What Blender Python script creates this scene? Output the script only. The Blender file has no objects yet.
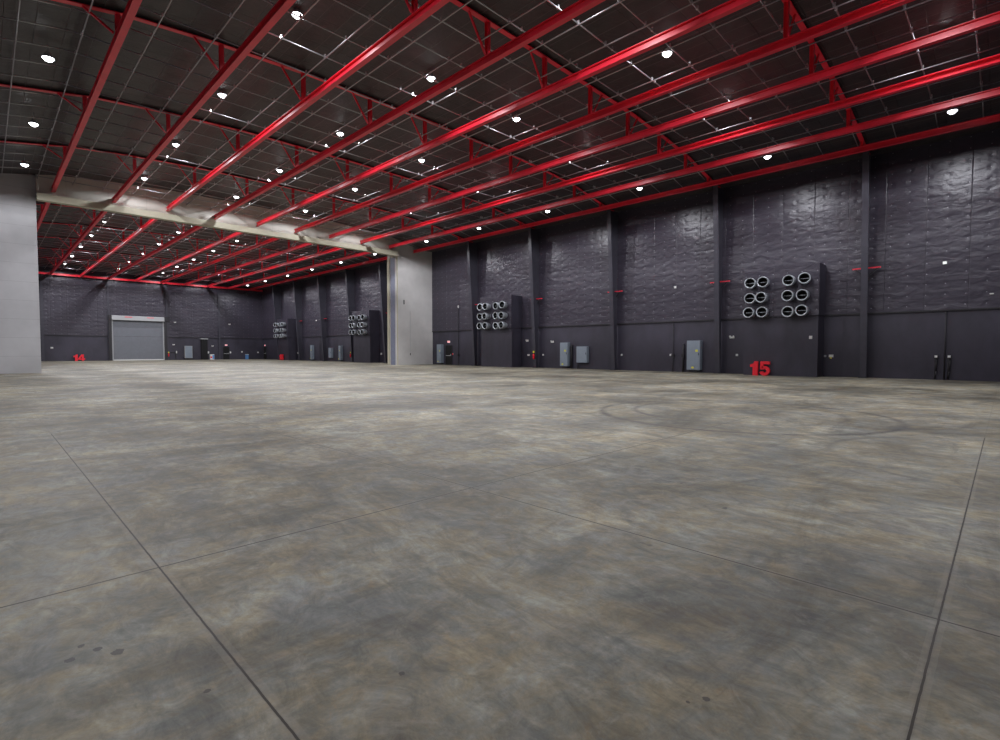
import bpy, math, random
from mathutils import Matrix, Vector

random.seed(7)
SC = bpy.context.scene
COL = SC.collection

# ------------------------------------------------------------------ camera
cam_d = bpy.data.cameras.new('camera')
cam_d.sensor_fit = 'HORIZONTAL'; cam_d.sensor_width = 36.0
cam_d.lens = 36.0 * 511.0 / 1000.0
cam_d.clip_start = 0.05; cam_d.clip_end = 400
cam = bpy.data.objects.new('camera', cam_d); COL.objects.link(cam)
cam.matrix_world = (Matrix.Translation((0, 0, 1.6)) @ Matrix.Rotation(math.radians(-45.27), 4, 'Z')
                    @ Matrix.Rotation(math.radians(90 - 2.13), 4, 'X') @ Matrix.Rotation(math.radians(0.06), 4, 'Z'))
SC.camera = cam

# ------------------------------------------------------------------ world, exposure, lamp power
w = bpy.data.worlds.new('night'); SC.world = w; w.use_nodes = True
w.node_tree.nodes['Background'].inputs[0].default_value = (0.02, 0.02, 0.025, 1)
w.node_tree.nodes['Background'].inputs[1].default_value = 0.2
SC.view_settings.view_transform = 'Standard'; SC.view_settings.look = 'None'
SC.view_settings.gamma = 1.0; SC.view_settings.use_curve_mapping = False
SC.view_settings.exposure = 0.0
LAMP_W = 820.0
LAMP_SMOOTH = 9.0
LAMP_COL = (0.93, 0.94, 1.0)
SPOT_DEG = 168.0
SC.cycles.max_bounces = 8; SC.cycles.diffuse_bounces = 5; SC.cycles.glossy_bounces = 3
SC.cycles.sample_clamp_indirect = 6.0

# ------------------------------------------------------------------ hall dimensions (metres)
S = 1.038                    # side-wall fittings: surveyed sizes to metres
SF = 1.0293                  # end-wall fittings
W0, F0 = 36.5, 99.0          # wall planes in survey units
XL, XR = -1.7, W0*S          # side walls
YN, YF = -2.6, F0*SF         # near and far end walls
BAY = 8.70; COL0 = 6.12      # frame bay
CX = 18.1                    # ridge line
BEAM_X = [0.28 + 3.492 * k for k in range(11)]
BEAM_Z0, BEAM_Z1 = 12.87, 13.18
HY0, HY1, HYB = 48.9, 51.0, 48.6
HX0, HX1 = 2.86, 33.0        # opening between the pillars

def seat(o, k=S):
    """bring a fitting from survey units to its place in the hall"""
    x, y, z = o.location
    z = 0.0 if z < 0.02 else (z-1.5)*k + 1.6
    o.location = (x*k, y*k, z); o.scale = tuple(c*k for c in o.scale)
    return o

def interp(t, tab):
    for (a, fa), (b, fb) in zip(tab, tab[1:]):
        if t <= b: return fa + (fb - fa) * (t - a) / (b - a)
    return tab[-1][1]
FL = [(0, 14.52), (7, 14.47), (11, 14.27), (14, 14.0), (15.8, 13.68), (17.3, 13.42), (18.6, 13.2), (30, 13.2)]
CE = [(a, z+0.13) for a, z in FL]
flange_z = lambda x: interp(abs(x - CX), FL)
ceil_z = lambda x: interp(abs(x - CX), CE)

# ------------------------------------------------------------------ mesh builder
class MB:
    def __init__(self): self.v = []; self.f = []; self.s = []
    def quadloop(self, faces, smooth=False):
        for f in faces: self.f.append(f); self.s.append(smooth)
    def box(self, x0, x1, y0, y1, z0, z1):
        n = len(self.v)
        self.v += [(x0,y0,z0),(x1,y0,z0),(x1,y1,z0),(x0,y1,z0),(x0,y0,z1),(x1,y0,z1),(x1,y1,z1),(x0,y1,z1)]
        self.quadloop([tuple(n+i for i in q) for q in ((0,3,2,1),(4,5,6,7),(0,1,5,4),(1,2,6,5),(2,3,7,6),(3,0,4,7))])
        return self
    def bevbox(self, x0, x1, y0, y1, z0, z1, b=0.02):
        """box with chamfered vertical and horizontal edges seen along X"""
        pts = [(y0+b,z0),(y1-b,z0),(y1,z0+b),(y1,z1-b),(y1-b,z1),(y0+b,z1),(y0,z1-b),(y0,z0+b)]
        return self.prism([(0,)+p for p in pts], 'x', x0, x1)
    def prism(self, pts, axis, a, b):
        """closed outline swept along an axis; pts are (_,u,v) or (u,v) in the other two axes in order"""
        pts = [p[-2:] for p in pts]; n = len(self.v); m = len(pts)
        for t in (a, b):
            for u, v in pts:
                self.v.append({'x': (t,u,v), 'y': (u,t,v), 'z': (u,v,t)}[axis])
        self.quadloop([tuple(range(n, n+m)), tuple(range(n+2*m-1, n+m-1, -1))])
        self.quadloop([(n+i, n+(i+1)%m, n+m+(i+1)%m, n+m+i) for i in range(m)])
        return self
    def tube(self, p, q, r, r2=None, seg=10, cap=True, smooth=True):
        p = Vector(p); q = Vector(q); d = (q-p).normalized()
        a = d.orthogonal().normalized(); b = d.cross(a); r2 = r if r2 is None else r2
        n = len(self.v)
        for c, rr in ((p, r), (q, r2)):
            for i in range(seg):
                t = 2*math.pi*i/seg
                self.v.append(tuple(c + rr*(math.cos(t)*a + math.sin(t)*b)))
        self.quadloop([(n+i, n+(i+1)%seg, n+seg+(i+1)%seg, n+seg+i) for i in range(seg)], smooth)
        if cap: self.quadloop([tuple(range(n+seg-1, n-1, -1)), tuple(range(n+seg, n+2*seg))])
        return self
    def lathe(self, prof, origin, d, seg=20, smooth=True):
        """profile of (distance along d, radius)"""
        o = Vector(origin); d = Vector(d).normalized(); a = d.orthogonal().normalized(); b = d.cross(a)
        n = len(self.v)
        for t, r in prof:
            for i in range(seg):
                an = 2*math.pi*i/seg
                self.v.append(tuple(o + d*t + r*(math.cos(an)*a + math.sin(an)*b)))
        for k in range(len(prof)-1):
            self.quadloop([(n+k*seg+i, n+k*seg+(i+1)%seg, n+(k+1)*seg+(i+1)%seg, n+(k+1)*seg+i) for i in range(seg)], smooth)
        return self
    def bar(self, p, q, w, h):
        """rectangular bar between two points, w across, h deep"""
        p = Vector(p); q = Vector(q); d = (q-p).normalized()
        up = Vector((0,0,1)) if abs(d.z) < 0.95 else Vector((0,1,0))
        a = d.cross(up).normalized()*w/2; b = a.cross(d).normalized()*h/2
        n = len(self.v)
        for c in (p, q):
            for s, t in ((-1,-1),(1,-1),(1,1),(-1,1)): self.v.append(tuple(c + a*s + b*t))
        self.quadloop([tuple(n+i for i in f) for f in ((0,1,2,3),(7,6,5,4),(0,4,5,1),(1,5,6,2),(2,6,7,3),(3,7,4,0))])
        return self
    def mesh(self, name):
        me = bpy.data.meshes.new(name); me.from_pydata(self.v, [], self.f)
        me.polygons.foreach_set('use_smooth', self.s); me.update()
        import bmesh
        bm = bmesh.new(); bm.from_mesh(me); bmesh.ops.recalc_face_normals(bm, faces=bm.faces); bm.to_mesh(me); bm.free()
        return me
    def build(self, name, mat, parent=None, loc=None):
        me = self.mesh(name)
        for m in (mat if isinstance(mat, (list, tuple)) else [mat]): me.materials.append(m)
        o = bpy.data.objects.new(name, me); COL.objects.link(o)
        if loc: o.location = loc
        if parent: o.parent = parent
        return o

def tag(o, label, cat, group=None):
    o['label'] = label; o['category'] = cat
    if group: o['group'] = group
    return o
def struct(o): o['kind'] = 'structure'; return o
def empty(name, loc=(0,0,0), rz=0.0):
    o = bpy.data.objects.new(name, None); COL.objects.link(o)
    o.location = loc; o.rotation_euler = (0,0,rz); o.empty_display_size = 0.3
    return o
KIDS = {}
def children_of(o): return [c for c in bpy.data.objects if c.parent == o]
def copy_tree(root, loc, kids=None):
    r = root.copy(); COL.objects.link(r); r.location = loc
    for k in ('label', 'group'):
        if k in r.keys(): del r[k]
    def rec(src, dst, tree):
        for c, sub in tree:
            d = c.copy(); COL.objects.link(d); d.parent = dst
            rec(c, d, sub)
    rec(root, r, kids if kids is not None else tree_of(root))
    return r
def tree_of(o): return [(c, tree_of(c)) for c in children_of(o)]
ORD = ['first','second','third','fourth','fifth','sixth','seventh','eighth','ninth','tenth','eleventh','twelfth',
       'thirteenth','fourteenth','fifteenth','sixteenth','seventeenth','eighteenth','nineteenth','twentieth',
       'twenty-first','twenty-second','twenty-third','twenty-fourth','twenty-fifth','twenty-sixth','twenty-seventh','twenty-eighth','twenty-ninth','thirtieth']

# ------------------------------------------------------------------ materials
def mat(name, col, rough=0.5, metal=0.0, spec=0.5, bump=None, var=0.0, vscale=3.0):
    m = bpy.data.materials.new(name); m.use_nodes = True
    nt = m.node_tree; b = nt.nodes['Principled BSDF']
    b.inputs['Base Color'].default_value = (*col, 1); b.inputs['Roughness'].default_value = rough
    b.inputs['Metallic'].default_value = metal; b.inputs['Specular IOR Level'].default_value = spec
    if bump or var:
        tc = nt.nodes.new('ShaderNodeNewGeometry')
        n = nt.nodes.new('ShaderNodeTexNoise'); n.inputs['Scale'].default_value = (bump[0] if bump else vscale); n.inputs['Detail'].default_value = 5
        nt.links.new(tc.outputs['Position'], n.inputs['Vector'])
        if bump:
            bp = nt.nodes.new('ShaderNodeBump'); bp.inputs['Strength'].default_value = bump[1]; bp.inputs['Distance'].default_value = bump[2]
            nt.links.new(n.outputs['Fac'], bp.inputs['Height']); nt.links.new(bp.outputs[0], b.inputs['Normal'])
        if var:
            mr = nt.nodes.new('ShaderNodeMapRange'); mr.inputs['From Min'].default_value = 0.3; mr.inputs['From Max'].default_value = 0.7
            mr.inputs['To Min'].default_value = 1-var; mr.inputs['To Max'].default_value = 1+var
            nt.links.new(n.outputs['Fac'], mr.inputs['Value'])
            mx = nt.nodes.new('ShaderNodeVectorMath'); mx.operation = 'SCALE'
            mx.inputs[0].default_value = col; nt.links.new(mr.outputs[0], mx.inputs['Scale'])
            nt.links.new(mx.outputs[0], b.inputs['Base Color'])
    return m
def emit(name, col, s):
    m = bpy.data.materials.new(name); m.use_nodes = True; nt = m.node_tree
    b = nt.nodes['Principled BSDF']; b.inputs['Base Color'].default_value = (*col, 1)
    b.inputs['Emission Color'].default_value = (*col, 1); b.inputs['Emission Strength'].default_value = s
    m.cycles.emission_sampling = 'NONE'
    return m

class NG:
    """small helper for node graphs"""
    def __init__(self, m): self.nt = m.node_tree; self.b = self.nt.nodes['Principled BSDF']
    def n(self, t, **kw):
        x = self.nt.nodes.new(t)
        for k, v in kw.items(): setattr(x, k, v)
        return x
    def l(self, a, b): self.nt.links.new(a, b)
    def math(self, op, a, b=None, c=None):
        x = self.n('ShaderNodeMath', operation=op)
        for i, v in enumerate((a, b, c)):
            if v is None: continue
            if isinstance(v, (int, float)): x.inputs[i].default_value = v
            else: self.l(v, x.inputs[i])
        return x.outputs[0]
    def noise(self, vec, scale, detail=4, rough=0.5, dist=0.0, mp=None):
        if mp:
            q = self.n('ShaderNodeMapping'); q.inputs['Scale'].default_value = mp[0]; q.inputs['Rotation'].default_value = mp[1]
            self.l(vec, q.inputs['Vector']); vec = q.outputs[0]
        x = self.n('ShaderNodeTexNoise'); x.inputs['Scale'].default_value = scale; x.inputs['Detail'].default_value = detail
        x.inputs['Roughness'].default_value = rough; x.inputs['Distortion'].default_value = dist
        self.l(vec, x.inputs['Vector']); return x.outputs['Fac']
    def ramp(self, f, stops):
        x = self.n('ShaderNodeValToRGB'); e = x.color_ramp.elements
        while len(e) < len(stops): e.new(0.5)
        for i, (p, c) in enumerate(stops):
            e[i].position = p; e[i].color = (*c, 1) if isinstance(c, tuple) else (c, c, c, 1)
        self.l(f, x.inputs[0]); return x.outputs[0]
    def mix(self, f, a, b, mode='MIX'):
        x = self.n('ShaderNodeMix', data_type='RGBA', blend_type=mode)
        for s, v in ((0, f), (6, a), (7, b)):
            if isinstance(v, (int, float)): x.inputs[s].default_value = v
            elif isinstance(v, tuple): x.inputs[s].default_value = (*v, 1)
            else: self.l(v, x.inputs[s])
        return x.outputs[2]

def floor_material():
    m = bpy.data.materials.new('polished_concrete'); m.use_nodes = True; g = NG(m)
    pos = g.n('ShaderNodeNewGeometry').outputs['Position']
    sep = g.n('ShaderNodeSeparateXYZ'); g.l(pos, sep.inputs[0]); X, Y = sep.outputs[0], sep.outputs[1]
    rot = ((1, 0.55, 1), (0, 0, math.radians(-25)))
    big = g.noise(pos, 0.28, 6, 0.62, 0.6)
    mid = g.noise(pos, 1.0, 10, 0.74, 1.6, rot)
    fine = g.noise(pos, 6.0, 8, 0.74, 1.2, rot)
    grit = g.noise(pos, 38.0, 4, 0.7)
    hue = g.noise(pos, 0.75, 10, 0.72, 1.4, ((1, 1.6, 1), (0.3, 0, 0.9)))
    hue2 = g.noise(pos, 2.8, 9, 0.75, 2.0)
    grey = g.ramp(mid, [(0.32, FLOOR_D), (0.5, FLOOR_M), (0.68, FLOOR_L)])
    tan = g.ramp(mid, [(0.32, (0.140, 0.118, 0.076)), (0.5, (0.270, 0.226, 0.142)), (0.68, (0.39, 0.335, 0.225))])
    hs = g.math('ADD', g.math('MULTIPLY', hue, 0.6), g.math('MULTIPLY', hue2, 0.4))
    c = g.mix(g.ramp(hs, [(0.43, 0.0), (0.56, 0.95)]), grey, tan)
    blue = g.noise(pos, 1.1, 6, 0.65, 1.0, ((1.4, 0.8, 1), (0, 0, 0.3)))
    c = g.mix(g.ramp(blue, [(0.50, 0.0), (0.62, 0.5)]), c, (0.190, 0.197, 0.192))
    c = g.mix(g.ramp(g.noise(pos, 5.5, 6, 0.75, 2.0), [(0.56, 0.0), (0.70, 0.45)]), c, (0.30, 0.195, 0.085))
    c = g.mix(1.0, c, g.ramp(big, [(0.36, 0.60), (0.5, 0.98), (0.62, 1.30)]), 'MULTIPLY')
    c = g.mix(1.0, c, g.ramp(g.noise(pos, 0.13, 5, 0.6, 0.8, ((1, 1.4, 1), (0, 0, 0.6))), [(0.36, 0.74), (0.5, 1.0), (0.64, 1.18)]), 'MULTIPLY')
    c = g.mix(1.0, c, g.ramp(g.noise(pos, 0.5, 9, 0.7, 1.8, ((0.6, 1.5, 1), (0, 0, 0.7))), [(0.38, 0.72), (0.47, 1.0), (0.65, 1.12)]), 'MULTIPLY')
    c = g.mix(1.0, c, g.ramp(fine, [(0.33, 0.62), (0.5, 1.0), (0.67, 1.38)]), 'MULTIPLY')
    c = g.mix(0.35, c, g.ramp(grit, [(0.3, 0.7), (0.7, 1.3)]), 'MULTIPLY')
    # worn pale streaks and dark oily blots
    c = g.mix(g.ramp(g.noise(pos, 1.6, 9, 0.75, 2.5), [(0.56, 0.0), (0.70, 0.40)]), c, (0.41, 0.39, 0.34))
    c = g.mix(g.ramp(g.noise(pos, 3.1, 3, 0.6, 0.4), [(0.74, 0.0), (0.77, 0.7)]), c, (0.055, 0.05, 0.045))
    # chips and drips in the near slabs
    for px, py, pr_ in ((0.39,3.42,0.022),(0.46,3.31,0.028),(0.27,3.40,0.024),(0.33,3.52,0.02),(0.70,2.63,0.016),(1.42,2.09,0.014),(2.30,0.94,0.016),(2.22,0.99,0.010),(3.1,3.9,0.012),(10.2,9.6,0.06),(10.9,8.4,0.06)):
        dx = g.math('SUBTRACT', X, px); dy = g.math('SUBTRACT', Y, py)
        d = g.math('ADD', g.math('MULTIPLY', dx, dx), g.math('MULTIPLY', dy, dy))
        d = g.math('ADD', g.math('SQRT', d), g.math('MULTIPLY', g.math('SUBTRACT', g.math('ADD', fine, grit), 1.0), pr_*1.4))
        c = g.mix(g.math('MULTIPLY', g.math('LESS_THAN', d, pr_), 0.75), c, (0.035, 0.03, 0.03))
    # turning tyre marks
    wob = g.math('MULTIPLY', g.math('SUBTRACT', fine, 0.5), 0.25)
    def ring(cx, cy, r, wd, st, c, half=None):
        dx = g.math('SUBTRACT', X, cx); dy = g.math('SUBTRACT', Y, cy)
        d = g.math('SQRT', g.math('ADD', g.math('POWER', g.math('ABSOLUTE', dx), 2.0), g.math('POWER', g.math('ABSOLUTE', dy), 2.0)))
        d = g.math('ABSOLUTE', g.math('ADD', g.math('SUBTRACT', d, r), wob))
        k = g.math('MULTIPLY', g.math('MAXIMUM', g.math('SUBTRACT', 1.0, g.math('DIVIDE', d, wd)), 0.0), st)
        k = g.math('MULTIPLY', k, g.ramp(g.noise(pos, 0.8, 4, 0.7), [(0.38, 0.15), (0.58, 1.0)]))
        return g.mix(k, c, (0.07, 0.065, 0.06))
    c = ring(13.6, 4.9, 3.4, 0.15, 1.0, c); c = ring(13.9, 5.1, 2.5, 0.13, 0.8, c)
    c = ring(10.3, -0.2, 2.3, 0.10, 0.5, c)
    # sawn control joints, dust-filled where the floor is less worn
    jw = g.math('MULTIPLY', g.math('SUBTRACT', g.noise(pos, 9.0, 3), 0.5), 0.006)
    def joint(co, at, wd):
        d = g.math('ABSOLUTE', g.math('ADD', g.math('SUBTRACT', co, at), jw))
        return g.math('LESS_THAN', d, wd)
    def rep(co, at, step, wd):
        d = g.math('PINGPONG', g.math('ADD', g.math('SUBTRACT', co, at), jw), step/2)
        return g.math('LESS_THAN', d, wd)
    clean = g.math('MAXIMUM', g.math('MAXIMUM', joint(X, 0.870, 0.0055), joint(X, 3.973, 0.0065)), g.math('MAXIMUM', joint(Y, 4.405, 0.0075), joint(Y, 0.245, 0.0055)))
    near = g.math('MULTIPLY', g.math('LESS_THAN', X, 13.0), g.math('LESS_THAN', Y, 13.0))
    clean = g.math('MULTIPLY', clean, near)
    dusty = g.math('MAXIMUM', rep(X, 0.870, 3.103, 0.010), rep(Y, 0.245, 4.155, 0.012))
    halo = g.math('MAXIMUM', g.math('MAXIMUM', joint(X, 0.870, 0.04), joint(X, 3.973, 0.03)), g.math('MAXIMUM', joint(Y, 4.405, 0.03), joint(Y, 0.245, 0.035)))
    c = g.mix(g.math('MULTIPLY', g.math('MULTIPLY', halo, near), 0.22), c, (0.30, 0.27, 0.22))
    c = g.mix(g.math('MULTIPLY', dusty, 0.16), c, (0.08, 0.07, 0.06))
    c = g.mix(g.math('MULTIPLY', clean, 0.95), c, (0.018, 0.012, 0.006))
    g.l(c, g.b.inputs['Base Color'])
    r = g.ramp(g.math('ADD', g.math('MULTIPLY', mid, 0.6), g.math('MULTIPLY', fine, 0.4)), [(0.35, 0.44), (0.65, 0.60)])
    g.l(r, g.b.inputs['Roughness']); g.b.inputs['Specular IOR Level'].default_value = 0.22
    bp = g.n('ShaderNodeBump'); bp.inputs['Strength'].default_value = 0.25; bp.inputs['Distance'].default_value = 0.004
    h = g.math('SUBTRACT', g.math('ADD', fine, g.math('MULTIPLY', grit, 0.2)), g.math('MULTIPLY', clean, 2.0))
    g.l(h, bp.inputs['Height']); g.l(bp.outputs[0], g.b.inputs['Normal'])
    return m
FLOOR_D, FLOOR_M, FLOOR_L = (0.120, 0.121, 0.103), (0.240, 0.240, 0.203), (0.40, 0.395, 0.335)

def quilt_material(name, horiz, col=(0.042, 0.036, 0.053)):
    """black insulation blanket held with pins; horiz = index of the wall's long axis"""
    m = bpy.data.materials.new(name); m.use_nodes = True; g = NG(m)
    pos = g.n('ShaderNodeNewGeometry').outputs['Position']
    sep = g.n('ShaderNodeSeparateXYZ'); g.l(pos, sep.inputs[0]); U = sep.outputs[horiz]; Z = sep.outputs[2]
    st = (1, 1, 2.6)
    wr = g.noise(pos, 0.8, 5, 0.5, 0.4, (st, (0, 0, 0)))
    wr2 = g.noise(pos, 3.2, 5, 0.6, 0.8, (st, (0, 0, 0)))
    wob = g.math('MULTIPLY', g.math('SUBTRACT', wr2, 0.5), 0.10)
    u = g.math('PINGPONG', g.math('ADD', U, wob), 0.42)           # pins every 0.84 m
    z = g.math('PINGPONG', g.math('ADD', Z, wob), 0.30)           # and 0.6 m up
    d = g.math('SQRT', g.math('ADD', g.math('POWER', u, 2.0), g.math('POWER', z, 2.0)))
    dim = g.math('MINIMUM', g.math('DIVIDE', d, 0.20), 1.0)
    dim = g.math('SQRT', dim)
    pin = g.math('LESS_THAN', d, 0.028)
    seam = g.math('MINIMUM', g.math('DIVIDE', g.math('PINGPONG', g.math('ADD', U, 0.3), 0.93), 0.03), 1.0)
    h = g.math('ADD', g.math('ADD', g.math('MULTIPLY', wr, 1.5), g.math('MULTIPLY', wr2, 0.12)), g.math('MULTIPLY', dim, 0.55))
    h = g.math('ADD', h, g.math('MULTIPLY', seam, 0.3))
    bp = g.n('ShaderNodeBump'); bp.inputs['Strength'].default_value = 0.42; bp.inputs['Distance'].default_value = 0.10
    g.l(h, bp.inputs['Height']); g.l(bp.outputs[0], g.b.inputs['Normal'])
    c = g.mix(g.ramp(wr2, [(0.3, 0.0), (0.7, 1.0)]), tuple(x*0.85 for x in col), tuple(x*1.15 for x in col))
    c = g.mix(g.math('MULTIPLY', g.math('SUBTRACT', 1.0, seam), 0.5), c, (0.02, 0.018, 0.022))
    c = g.mix(g.math('MULTIPLY', pin, 0.8), c, (0.30, 0.29, 0.33))
    g.l(c, g.b.inputs['Base Color']); g.b.inputs['Roughness'].default_value = 0.38
    g.b.inputs['Specular IOR Level'].default_value = 0.6
    return m
def board_material(name, horiz, col=(0.042, 0.038, 0.056)):
    m = bpy.data.materials.new(name); m.use_nodes = True; g = NG(m)
    pos = g.n('ShaderNodeNewGeometry').outputs['Position']
    sep = g.n('ShaderNodeSeparateXYZ'); g.l(pos, sep.inputs[0]); U = sep.outputs[horiz]; Z = sep.outputs[2]
    a = g.noise(pos, 0.7, 6, 0.6, 0.5, ((1, 1, 0.5), (0, 0, 0))); b = g.noise(pos, 6, 5, 0.6)
    s1 = g.math('MINIMUM', g.math('DIVIDE', g.math('PINGPONG', U, 1.22), 0.012), 1.0)
    s2 = g.math('MINIMUM', g.math('DIVIDE', g.math('ABSOLUTE', g.math('SUBTRACT', Z, 1.23)), 0.012), 1.0)
    s = g.math('MINIMUM', s1, s2)
    c = g.mix(g.ramp(a, [(0.35, 0.0), (0.65, 1.0)]), tuple(x*0.8 for x in col), tuple(x*1.2 for x in col))
    c = g.mix(g.math('MULTIPLY', g.math('SUBTRACT', 1.0, s), 0.45), c, (0.02, 0.02, 0.025))
    g.l(c, g.b.inputs['Base Color']); g.b.inputs['Roughness'].default_value = 0.5
    bp = g.n('ShaderNodeBump'); bp.inputs['Strength'].default_value = 0.25; bp.inputs['Distance'].default_value = 0.02
    g.l(g.math('ADD', b, s), bp.inputs['Height']); g.l(bp.outputs[0], g.b.inputs['Normal'])
    return m
def ceiling_material():
    m = bpy.data.materials.new('black_roof_blanket'); m.use_nodes = True; g = NG(m)
    pos = g.n('ShaderNodeNewGeometry').outputs['Position']
    sep = g.n('ShaderNodeSeparateXYZ'); g.l(pos, sep.inputs[0]); X, Y = sep.outputs[0], sep.outputs[1]
    n1 = g.noise(pos, 1.3, 6, 0.65, 0.8); n2 = g.noise(pos, 7.0, 4, 0.6)
    sx = g.math('MINIMUM', g.math('DIVIDE', g.math('PINGPONG', g.math('ADD', X, 0.1), 0.4365), 0.022), 1.0)
    sy = g.math('MINIMUM', g.math('DIVIDE', g.math('PINGPONG', g.math('SUBTRACT', Y, 5.9), 0.838), 0.03), 1.0)
    c = g.mix(g.ramp(n1, [(0.3, 0.0), (0.7, 1.0)]), (0.036, 0.030, 0.033), (0.062, 0.051, 0.053))
    c = g.mix(g.math('MULTIPLY', g.math('SUBTRACT', 1.0, sx), 0.35), c, (0.30, 0.29, 0.29))
    c = g.mix(g.math('MULTIPLY', g.math('SUBTRACT', 1.0, sy), 0.55), c, (0.02, 0.018, 0.018))
    g.l(c, g.b.inputs['Base Color']); g.b.inputs['Roughness'].default_value = 0.45
    bp = g.n('ShaderNodeBump'); bp.inputs['Strength'].default_value = 0.7; bp.inputs['Distance'].default_value = 0.06
    g.l(g.math('ADD', g.math('MULTIPLY', n1, 1.0), g.math('ADD', g.math('MULTIPLY', n2, 0.2), g.math('MULTIPLY', g.math('MINIMUM', sx, sy), 0.4))), bp.inputs['Height'])
    g.l(bp.outputs[0], g.b.inputs['Normal'])
    return m
def panel_material(name, col, step_axis, step, off=0.0):
    """painted panels with joints every step along an axis"""
    m = bpy.data.materials.new(name); m.use_nodes = True; g = NG(m)
    pos = g.n('ShaderNodeNewGeometry').outputs['Position']
    sep = g.n('ShaderNodeSeparateXYZ'); g.l(pos, sep.inputs[0]); U = sep.outputs[step_axis]
    a = g.noise(pos, 0.5, 5, 0.6)
    s = g.math('MINIMUM', g.math('DIVIDE', g.math('PINGPONG', g.math('ADD', U, off), step/2), 0.018), 1.0)
    c = g.mix(g.ramp(a, [(0.3, 0.0), (0.7, 1.0)]), tuple(x*0.88 for x in col), tuple(min(1, x*1.08) for x in col))
    c = g.mix(g.math('MULTIPLY', g.math('SUBTRACT', 1.0, s), 0.45), c, tuple(x*0.35 for x in col))
    g.l(c, g.b.inputs['Base Color']); g.b.inputs['Roughness'].default_value = 0.5
    return m

M = {}
M['floor'] = floor_material()
M['quiltR'] = quilt_material('black_quilted_insulation_side', 1)
M['quiltF'] = quilt_material('black_quilted_insulation_end', 0)
M['boardR'] = board_material('black_wallboard_side', 1)
M['boardF'] = board_material('black_wallboard_end', 0)
M['roof'] = ceiling_material()
M['pillar'] = panel_material('grey_white_panels', (0.54, 0.54, 0.55), 2, 1.30, 0.1)
M['pillarR'] = panel_material('pale_painted_boards', (0.60, 0.59, 0.575), 1, 40.0)
M['header'] = panel_material('cream_painted_boards', (0.66, 0.63, 0.56), 0, 2.44, 0.4)
M['cream'] = mat('cream_steel', (0.50, 0.48, 0.36), 0.5, var=0.06)
M['bluegrey'] = mat('blue_grey_steel', (0.20, 0.22, 0.30), 0.5, var=0.1)
M['red'] = mat('red_steel_paint', (0.88, 0.028, 0.058), 0.38, spec=0.6, var=0.10, vscale=1.5)
M['redd'] = mat('red_sign_paint', (0.95, 0.020, 0.04), 0.4)
M['black'] = mat('black_paint', (0.022, 0.020, 0.024), 0.5)
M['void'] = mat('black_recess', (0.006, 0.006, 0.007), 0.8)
M['column'] = mat('charcoal_column_paint', (0.050, 0.048, 0.064), 0.42, var=0.12)
M['pipe'] = mat('galvanised_pipe', (0.50, 0.50, 0.52), 0.36, metal=0.75)
M['clamp'] = mat('galvanised_clamp', (0.80, 0.80, 0.82), 0.35, metal=0.5)
M['galv'] = mat('galvanised_sheet', (0.52, 0.56, 0.60), 0.36, metal=0.4, var=0.12, vscale=8)
M['panelgrey'] = mat('grey_enamel', (0.27, 0.32, 0.38), 0.45, var=0.05)
M['shutter'] = mat('grey_shutter', (0.185, 0.195, 0.22), 0.45, var=0.05)
M['lightgrey'] = mat('light_grey_paint', (0.45, 0.46, 0.47), 0.45)
M['white'] = mat('white_plastic', (0.78, 0.78, 0.76), 0.4)
M['yellow'] = mat('yellow_label', (0.80, 0.75, 0.05), 0.5)
M['blue'] = mat('blue_plastic', (0.12, 0.30, 0.62), 0.4)
M['exit'] = emit('exit_sign_red', (1.0, 0.25, 0.30), 1.0)
M['lens'] = emit('lamp_lens', (0.95, 0.96, 1.0), 9.0)
M['small'] = emit('emissive_white_cover', (0.95, 1.0, 0.95), 0.5)  # white cover of one wall sensor, given a weak emission

# ------------------------------------------------------------------ setting
struct(MB().box(XL-0.3, XR+0.3, YN-0.3, YF+0.3, -0.25, 0).build('floor', M['floor']))
xs = [XL-0.2] + [CX + s for s in (-18.6,-17.3,-15.8,-14,-11,-7,0,7,11,14,15.8,17.3,18.6)] + [XR+0.2]
low = [(x, ceil_z(x)) for x in xs]
struct(MB().prism(low + [(XR+0.2, 15.2), (XL-0.2, 15.2)], 'y', YN-0.2, YF+0.2).build('ceiling', M['roof']))
SEAM = 3.91
def long_wall(name, x, s, mb, mq):
    a, b = sorted((x, x+0.25*s))
    wl = struct(MB().box(a, b, YN-0.2, YF+0.2, 0, 14.2).build(name, mb))
    a, b = sorted((x, x-0.06*s))
    MB().box(a, b, YN, YF, SEAM, 13.35).build('insulation_blanket', mq, wl)
    return wl
long_wall('wall_right', XR, 1, M['boardR'], M['quiltR'])
long_wall('wall_left', XL, -1, M['boardR'], M['quiltR'])
wf = struct(MB().box(XL, XR, YF, YF+0.25, 0, 14.7).build('wall_far', M['boardF']))
MB().box(XL+0.06, XR-0.06, YF-0.06, YF, SEAM, 12.5).build('insulation_blanket', M['quiltF'], wf)
MB().box(XL+0.06, XR-0.06, YF-0.10, YF, 12.54, 13.4).build('insulation_blanket', M['quiltF'], wf)
wn = struct(MB().box(XL, XR, YN-0.25, YN, 0, 14.7).build('wall_near', M['boardF']))
MB().box(XL+0.06, XR-0.06, YN, YN+0.06, SEAM, 13.4).build('insulation_blanket', M['quiltF'], wn)
# flashing strip along the lower edge of the insulation
struct(MB().box(XR-0.11, XR-0.06, YN+0.07, HY0, SEAM-0.05, SEAM+0.03).build('trim_1', M['black']))
struct(MB().box(XR-0.11, XR-0.06, HY1, YF-0.12, SEAM-0.05, SEAM+0.03).build('trim_2', M['black']))
struct(MB().box(XL+0.1, XR-0.12, YF-0.11, YF-0.06, SEAM-0.05, SEAM+0.03).build('trim_3', M['black']))

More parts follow.
